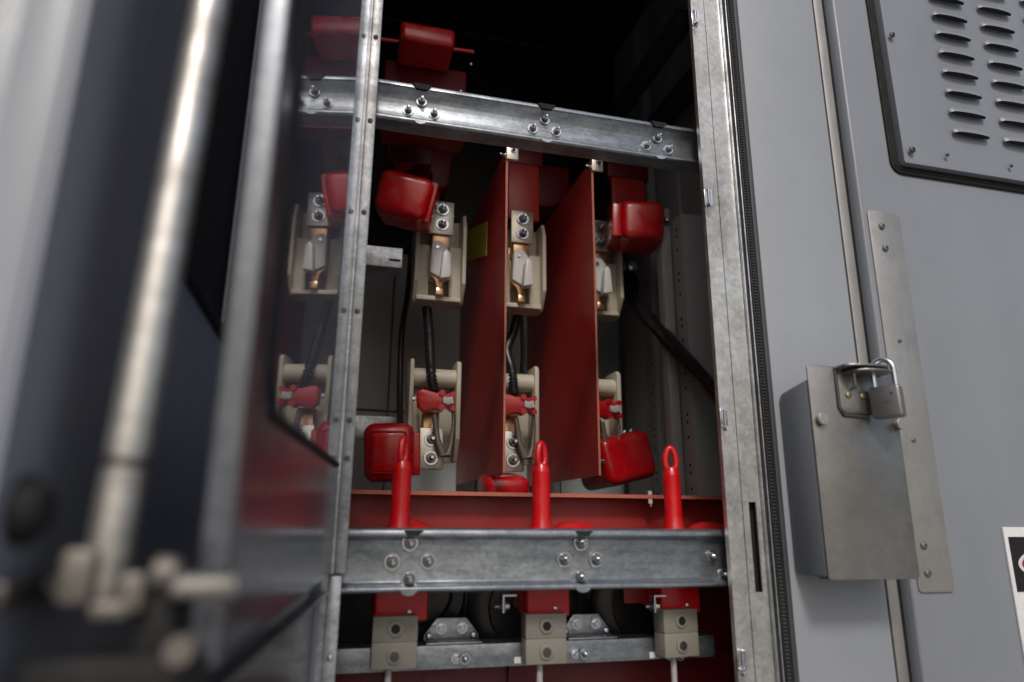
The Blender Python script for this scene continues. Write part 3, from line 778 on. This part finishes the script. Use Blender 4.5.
# zinc L brackets with bolts beside the carriers
for px, yy, lab in ((505, 1.10, 'small zinc angle with stacked nuts left of the middle carrier'), (655, 1.10, 'small zinc angle with stacked nuts left of the right carrier')):
    p = at(px, 604, yy); k = thing('zinc_angle', lab, 'bracket', (p.x, yy, p.z), group='zinc angles under the wide rail')
    b = B(); b.box(p.x-.006, p.x+.016, yy-.01, yy+.01, p.z+.012, p.z+.0145); b.box(p.x-.006, p.x-.0035, yy-.01, yy+.01, p.z-.012, p.z+.012); obj('angle', b, 'zinc', k)
    bolt(k, (p.x-.005, yy, p.z-.003), .0085, 'stud', rot=(0, 0, R(-70))); bolt(k, (p.x+.001, yy, p.z-.003), .0085, 'hex', rot=(0, 0, R(70)))
# grey beige connector blocks
def make_block():
    k = thing('connector_block', '', 'connector')
    w, h = .066, .0725
    b = B(); b.box(-w/2, w/2, 0, .03, h*.5+.0004, h, .0012); b.box(-w/2, w/2, 0, .03, 0, h*.5-.0004, .0012); b.box(-w/2+.002, w/2-.002, .001, .029, .01, h-.01)
    for z in (.0175, .055):
        b.lathe((0, 0, z), (0, -1, 0), [(0, .0115), (.0022, .0112), (.003, .0095), (.003, .0078)], 28)
    obj('housing', b, 'beige_grey', k, False)
    b = B(); b.lathe((0, -.0031, .055), (0, -1, 0), [(0, .0068), (.0004, .0066)], 24); obj('socket', b, 'void', k, False)
    b = B(); b.lathe((0, -.0031, .0175), (0, -1, 0), [(0, .0070), (.0012, .0066), (.0014, .004)], 24); obj('plug_screw', b, 'steel_dk', k, False)
    b = B(); b.tube([(-.006, .018, .001), (-.006, .018, -.06), (-.004, .022, -.16), (.002, .03, -.3)], .0050, 10); obj('cable_tail', b, 'greycable', k, False)
    return k
bs = [make_block()]
for i in range(2): bs.append(copy_tree(bs[0]))
for o, px, z, rz, lab in zip(bs, (395, 546.5, 682), (1.0885, 1.086, 1.0875), (0, 0, 8), ('leftmost grey beige connector block with two round ports, on the thin channel',
                       'middle grey beige connector block with two round ports, on the thin channel', 'rightmost grey beige connector block turned slightly, beside the frame')):
    p = at(px, 640, 1.085); o.location = (p.x, 1.085, z); o.rotation_euler = (0, 0, R(rz)); tag(o, lab, 'connector', 'grey beige connector blocks')

# big black bushings and low boards in the dark below the wide rail
for i, (px, r) in enumerate(((415, .075), (510, .10), (622, .10))):
    p = at(px, 600, 1.30); b = B()
    b.lathe((p.x, 1.21, 1.255-r), (0, -1, 0), [(0, r), (.01, r*.99), (.018, r*.9), (.02, r*.66), (.008, r*.6), (.008, r*.3)], 48)
    single('bushing', b, 'blackgloss', (p.x, 1.21, 1.195), ['round black bushing behind the first fuse carrier', 'round black bushing behind the middle fuse carrier', 'round black bushing left of the right fuse carrier'][i], 'bushing', 'round black bushings under the wide rail')
b = B(); b.box(-.15, .87, 1.19, 1.20, .9, 1.075, .002); b.box(.10, .16, 1.178, 1.19, .9, 1.07); b.box(.30, .38, 1.178, 1.19, .9, 1.07)
single('lower_board', b, 'red_dk', (.35, 1.19, .9), 'dark red board at the very bottom under the thin channel', 'board')
b = B(); b.box(.60, .80, 1.205, 1.215, 1.05, 1.28, .002)
single('end_board', b, 'red_dk', (.7, 1.21, 1.05), 'dark red board behind the right end of the thin channel', 'board')
b = B(); q = at(640, 590, 1.15); b.box(q.x-.03, q.x+.02, 1.15, 1.156, 1.163, 1.26, .002); b.mi = 1; b.box(q.x+.016, q.x+.0205, 1.146, 1.1495, 1.163, 1.26)
single('carrier_flap', b, ['gpo_base', 'gpo_edge'], (q.x, 1.15, 1.16), 'orange edged red flap hanging beside the right fuse carrier', 'flap')

# ---------------------------------------------------------------- inner door, standing open
AN = R(6); hx, hy = .012, 1.0
# local: +x runs from the hinge to the free stile, local z up; faces at y=0 (towards the bay)
DL = .605
inner = thing('inner_door', 'open inner door with clear window in a black seal and pale metal stile, upper one', 'door', (hx-.006, hy-.004, 1.228), R(-90)-AN)
def il(name, b, mat, ang=38): return obj(name, b, mat, inner, False, ang=ang)
zb_, zt_ = 0.0, 1.36
W0, W1, WZ = -.004, .518, .142
# frame sheet around the window: local y: +y is towards the bay? (local x = -Y world) -> local y = +X world side
b = B()
b.box(W1, DL-.012, -.004, 0, zb_, zt_); b.box(W0, W1, -.004, 0, zb_, WZ); b.box(W0, W1, -.004, 0, 1.30, zt_)
il('door_sheet', b, 'sheet' if 'sheet' in M else 'door')
b = B(); b.box(W0, W1+.004, -.0030, .0002, WZ+.0005, 1.2995); il('window', b, 'clear')
b = B(); pts = [(W0+.045, .001, WZ)]+[(W1-.04+.04*math.sin(R(a)), .001, WZ+.04-.04*math.cos(R(a))) for a in range(0, 91, 9)]+[(W1, .001, 1.30)]; b.tube(pts, .0038, 8); il('window_seal', b, 'black')
b = B(); b.box(DL-.016, DL, -.0075, .0075, zb_, zt_, .002); il('free_stile', b, 'alu')
b = B(); b.box(.0, DL, -.012, -.001, zb_-.002, zb_+.006, .001); b.box(.0, DL, -.03, -.012, zb_-.002, zb_+.003); il('bottom_fold', b, 'black')
for s, zz in ((.05, .55), (.05, .33), (.12, .86), (.07, .15)):
    pass
lowd = thing('inner_door', 'open lower inner door of plain grey sheet, directly below the windowed one', 'door', (hx-.024, hy+.003, .12), R(-90)-AN)
b = B(); b.box(0, DL-.02, -.004, 0, 0, 1.082); b.box(0, DL-.02, 0, .012, 1.079, 1.082, .0008); obj('door_sheet', b, 'sheet', lowd, False)
b = B(); b.box(0, DL-.02, .0005, .016, 1.0825, 1.0855, .0008); obj('top_edge', b, 'galv', lowd, False)
b = B(); b.box(DL-.016, DL, -.0075, .0065, 0, 1.082, .002); obj('free_stile', b, 'alu', lowd, False)

# ---------------------------------------------------------------- outer door, standing open
od = thing('outer_door', 'open slate painted outer door with a steel locking rod, out of focus at the left edge', 'door', (-.14, .995, .12))
OX = -.145; Y0, Y1 = .355, .985
b = B()
b.box(OX-.004, OX, Y0, Y1, .12, 1.515); b.box(OX-.004, OX, Y0, .60, 1.515, 2.9); b.box(OX-.004, OX, .90, Y1, 1.515, 2.9)
b.box(OX-.004, OX, .60, .90, 2.5, 2.9)
obj('inner_skin', b, 'slate', od)
b = B(); b.box(OX-.030, OX-.004, Y0-.002, Y0+.014, .12, 2.9, .003); b.box(OX-.032, OX-.029, Y0+.01, Y1, .12, 2.9); obj('edge_fold', b, 'facade', od)
b = B(); b.box(OX-.012, OX-.008, .60, .90, 1.515, 2.5); obj('vent_backing', b, 'void', od)
b = B(); b.tube([(OX+.002, y, z) for y, z in rrect(.60, .90, 1.515, 2.5, .03)], .0075, 8, True); obj('vent_seal', b, 'black', od)
rod = B(); rod.cyl((-.108, .40, 1.262), (-.076, .40, 2.3), .0110, seg=24); obj('locking_rod', rod, 'rod', od)
b = B(); b.cyl((-.1062, .40, 1.325), (-.1060, .40, 1.330), .0114, seg=20); obj('rod_joint', b, 'steel_dk', od)
# linkage at the rod foot
b = B()
for (xa_, ya_, xb_, yb_, yy) in ((66, 548, 92, 604, .386), (122, 572, 144, 612, .386), (92, 600, 130, 618, .384)):
    p0, p1 = at(xa_, ya_, yy), at(xb_, yb_, yy); b.box(p0.x, p1.x, yy-.006, yy+.008, p1.z, p0.z, .003)
p0 = at(182, 640, .372); b.cyl((p0.x, .378, p0.z-.004), (p0.x, .366, p0.z-.004), .0065, seg=16)
obj('clevis', b, 'linkage', od)
b = B(); b.box(-.135, -.055, .385, .41, 1.205, 1.236, .004); b.box(-.115, -.045, .365, .385, 1.188, 1.208, .004); b.box(-.09, -.07, .39, .41, 1.23, 1.262, .004); obj('latch_plate', b, 'black', od)
b = B(); pr = []
for i in range(16): pr += [(i*.0019, .0060), (i*.0019+.0009, .0052)]
b.lathe((-.072, .38, 1.2675), (1, 0, .0), pr, 16); obj('threaded_bolt', b, 'rod', od)
b = B(); b.lathe((-.079, .38, 1.274), (1, -.3, 0), [(0, .008), (.004, .0085), (.010, .006)], 16); obj('nut', b, 'linkage', od)
b = B(); b.lathe((-.062, .35, 1.192), (0, -1, .5), [(0, .014), (.006, .013), (.010, .008)], 20); obj('roller', b, 'linkage', od)
b = B(); b.tube([(-.138, .42, 1.268), (-.128, .40, 1.268)], .006, 10); b.tube([(OX, .45, 1.268), (OX+.02, .41, 1.262)], .007, 10)
b.box(OX, OX+.01, .36, .46, 1.260, 1.272, .002); obj('crank_arm', b, 'steel_dk', od)
b = B(); b.lathe((OX, .385, 1.303), (1, 0, 0), [(0, .017), (.006, .016), (.012, .010)], 20); obj('rosette', b, 'black', od)

# ---------------------------------------------------------------- light
w = bpy.data.worlds.new('World'); S.world = w; w.use_nodes = True
nt = w.node_tree; bg = nt.nodes['Background']
sky = nt.nodes.new('ShaderNodeTexSky'); sky.sky_type = 'NISHITA'; sky.sun_disc = False
EL, AZ = R(44), R(192)      # sun direction: behind the camera, slightly left; azimuth clockwise from +Y
sky.sun_elevation = EL; sky.sun_rotation = AZ; sky.air_density = 1.2; sky.dust_density = 4.0; sky.ozone_density = 1.0
nt.links.new(sky.outputs[0], bg.inputs[0]); bg.inputs[1].default_value = .09
sd = bpy.data.lights.new('sun', 'SUN'); sd.energy = 1.5; sd.angle = R(10); sd.color = (1, .98, .95)
so = bpy.data.objects.new('sun', sd); COL.objects.link(so)
dv = Vector((math.sin(AZ)*math.cos(EL), math.cos(AZ)*math.cos(EL), math.sin(EL)))
so.rotation_euler = dv.to_track_quat('Z', 'Y').to_euler()
so.location = dv*10
S.view_settings.view_transform = 'Standard'; S.view_settings.look = 'None'
S.view_settings.exposure = 0.0; S.view_settings.gamma = 1
S.cycles.max_bounces = 10; S.cycles.transmission_bounces = 8
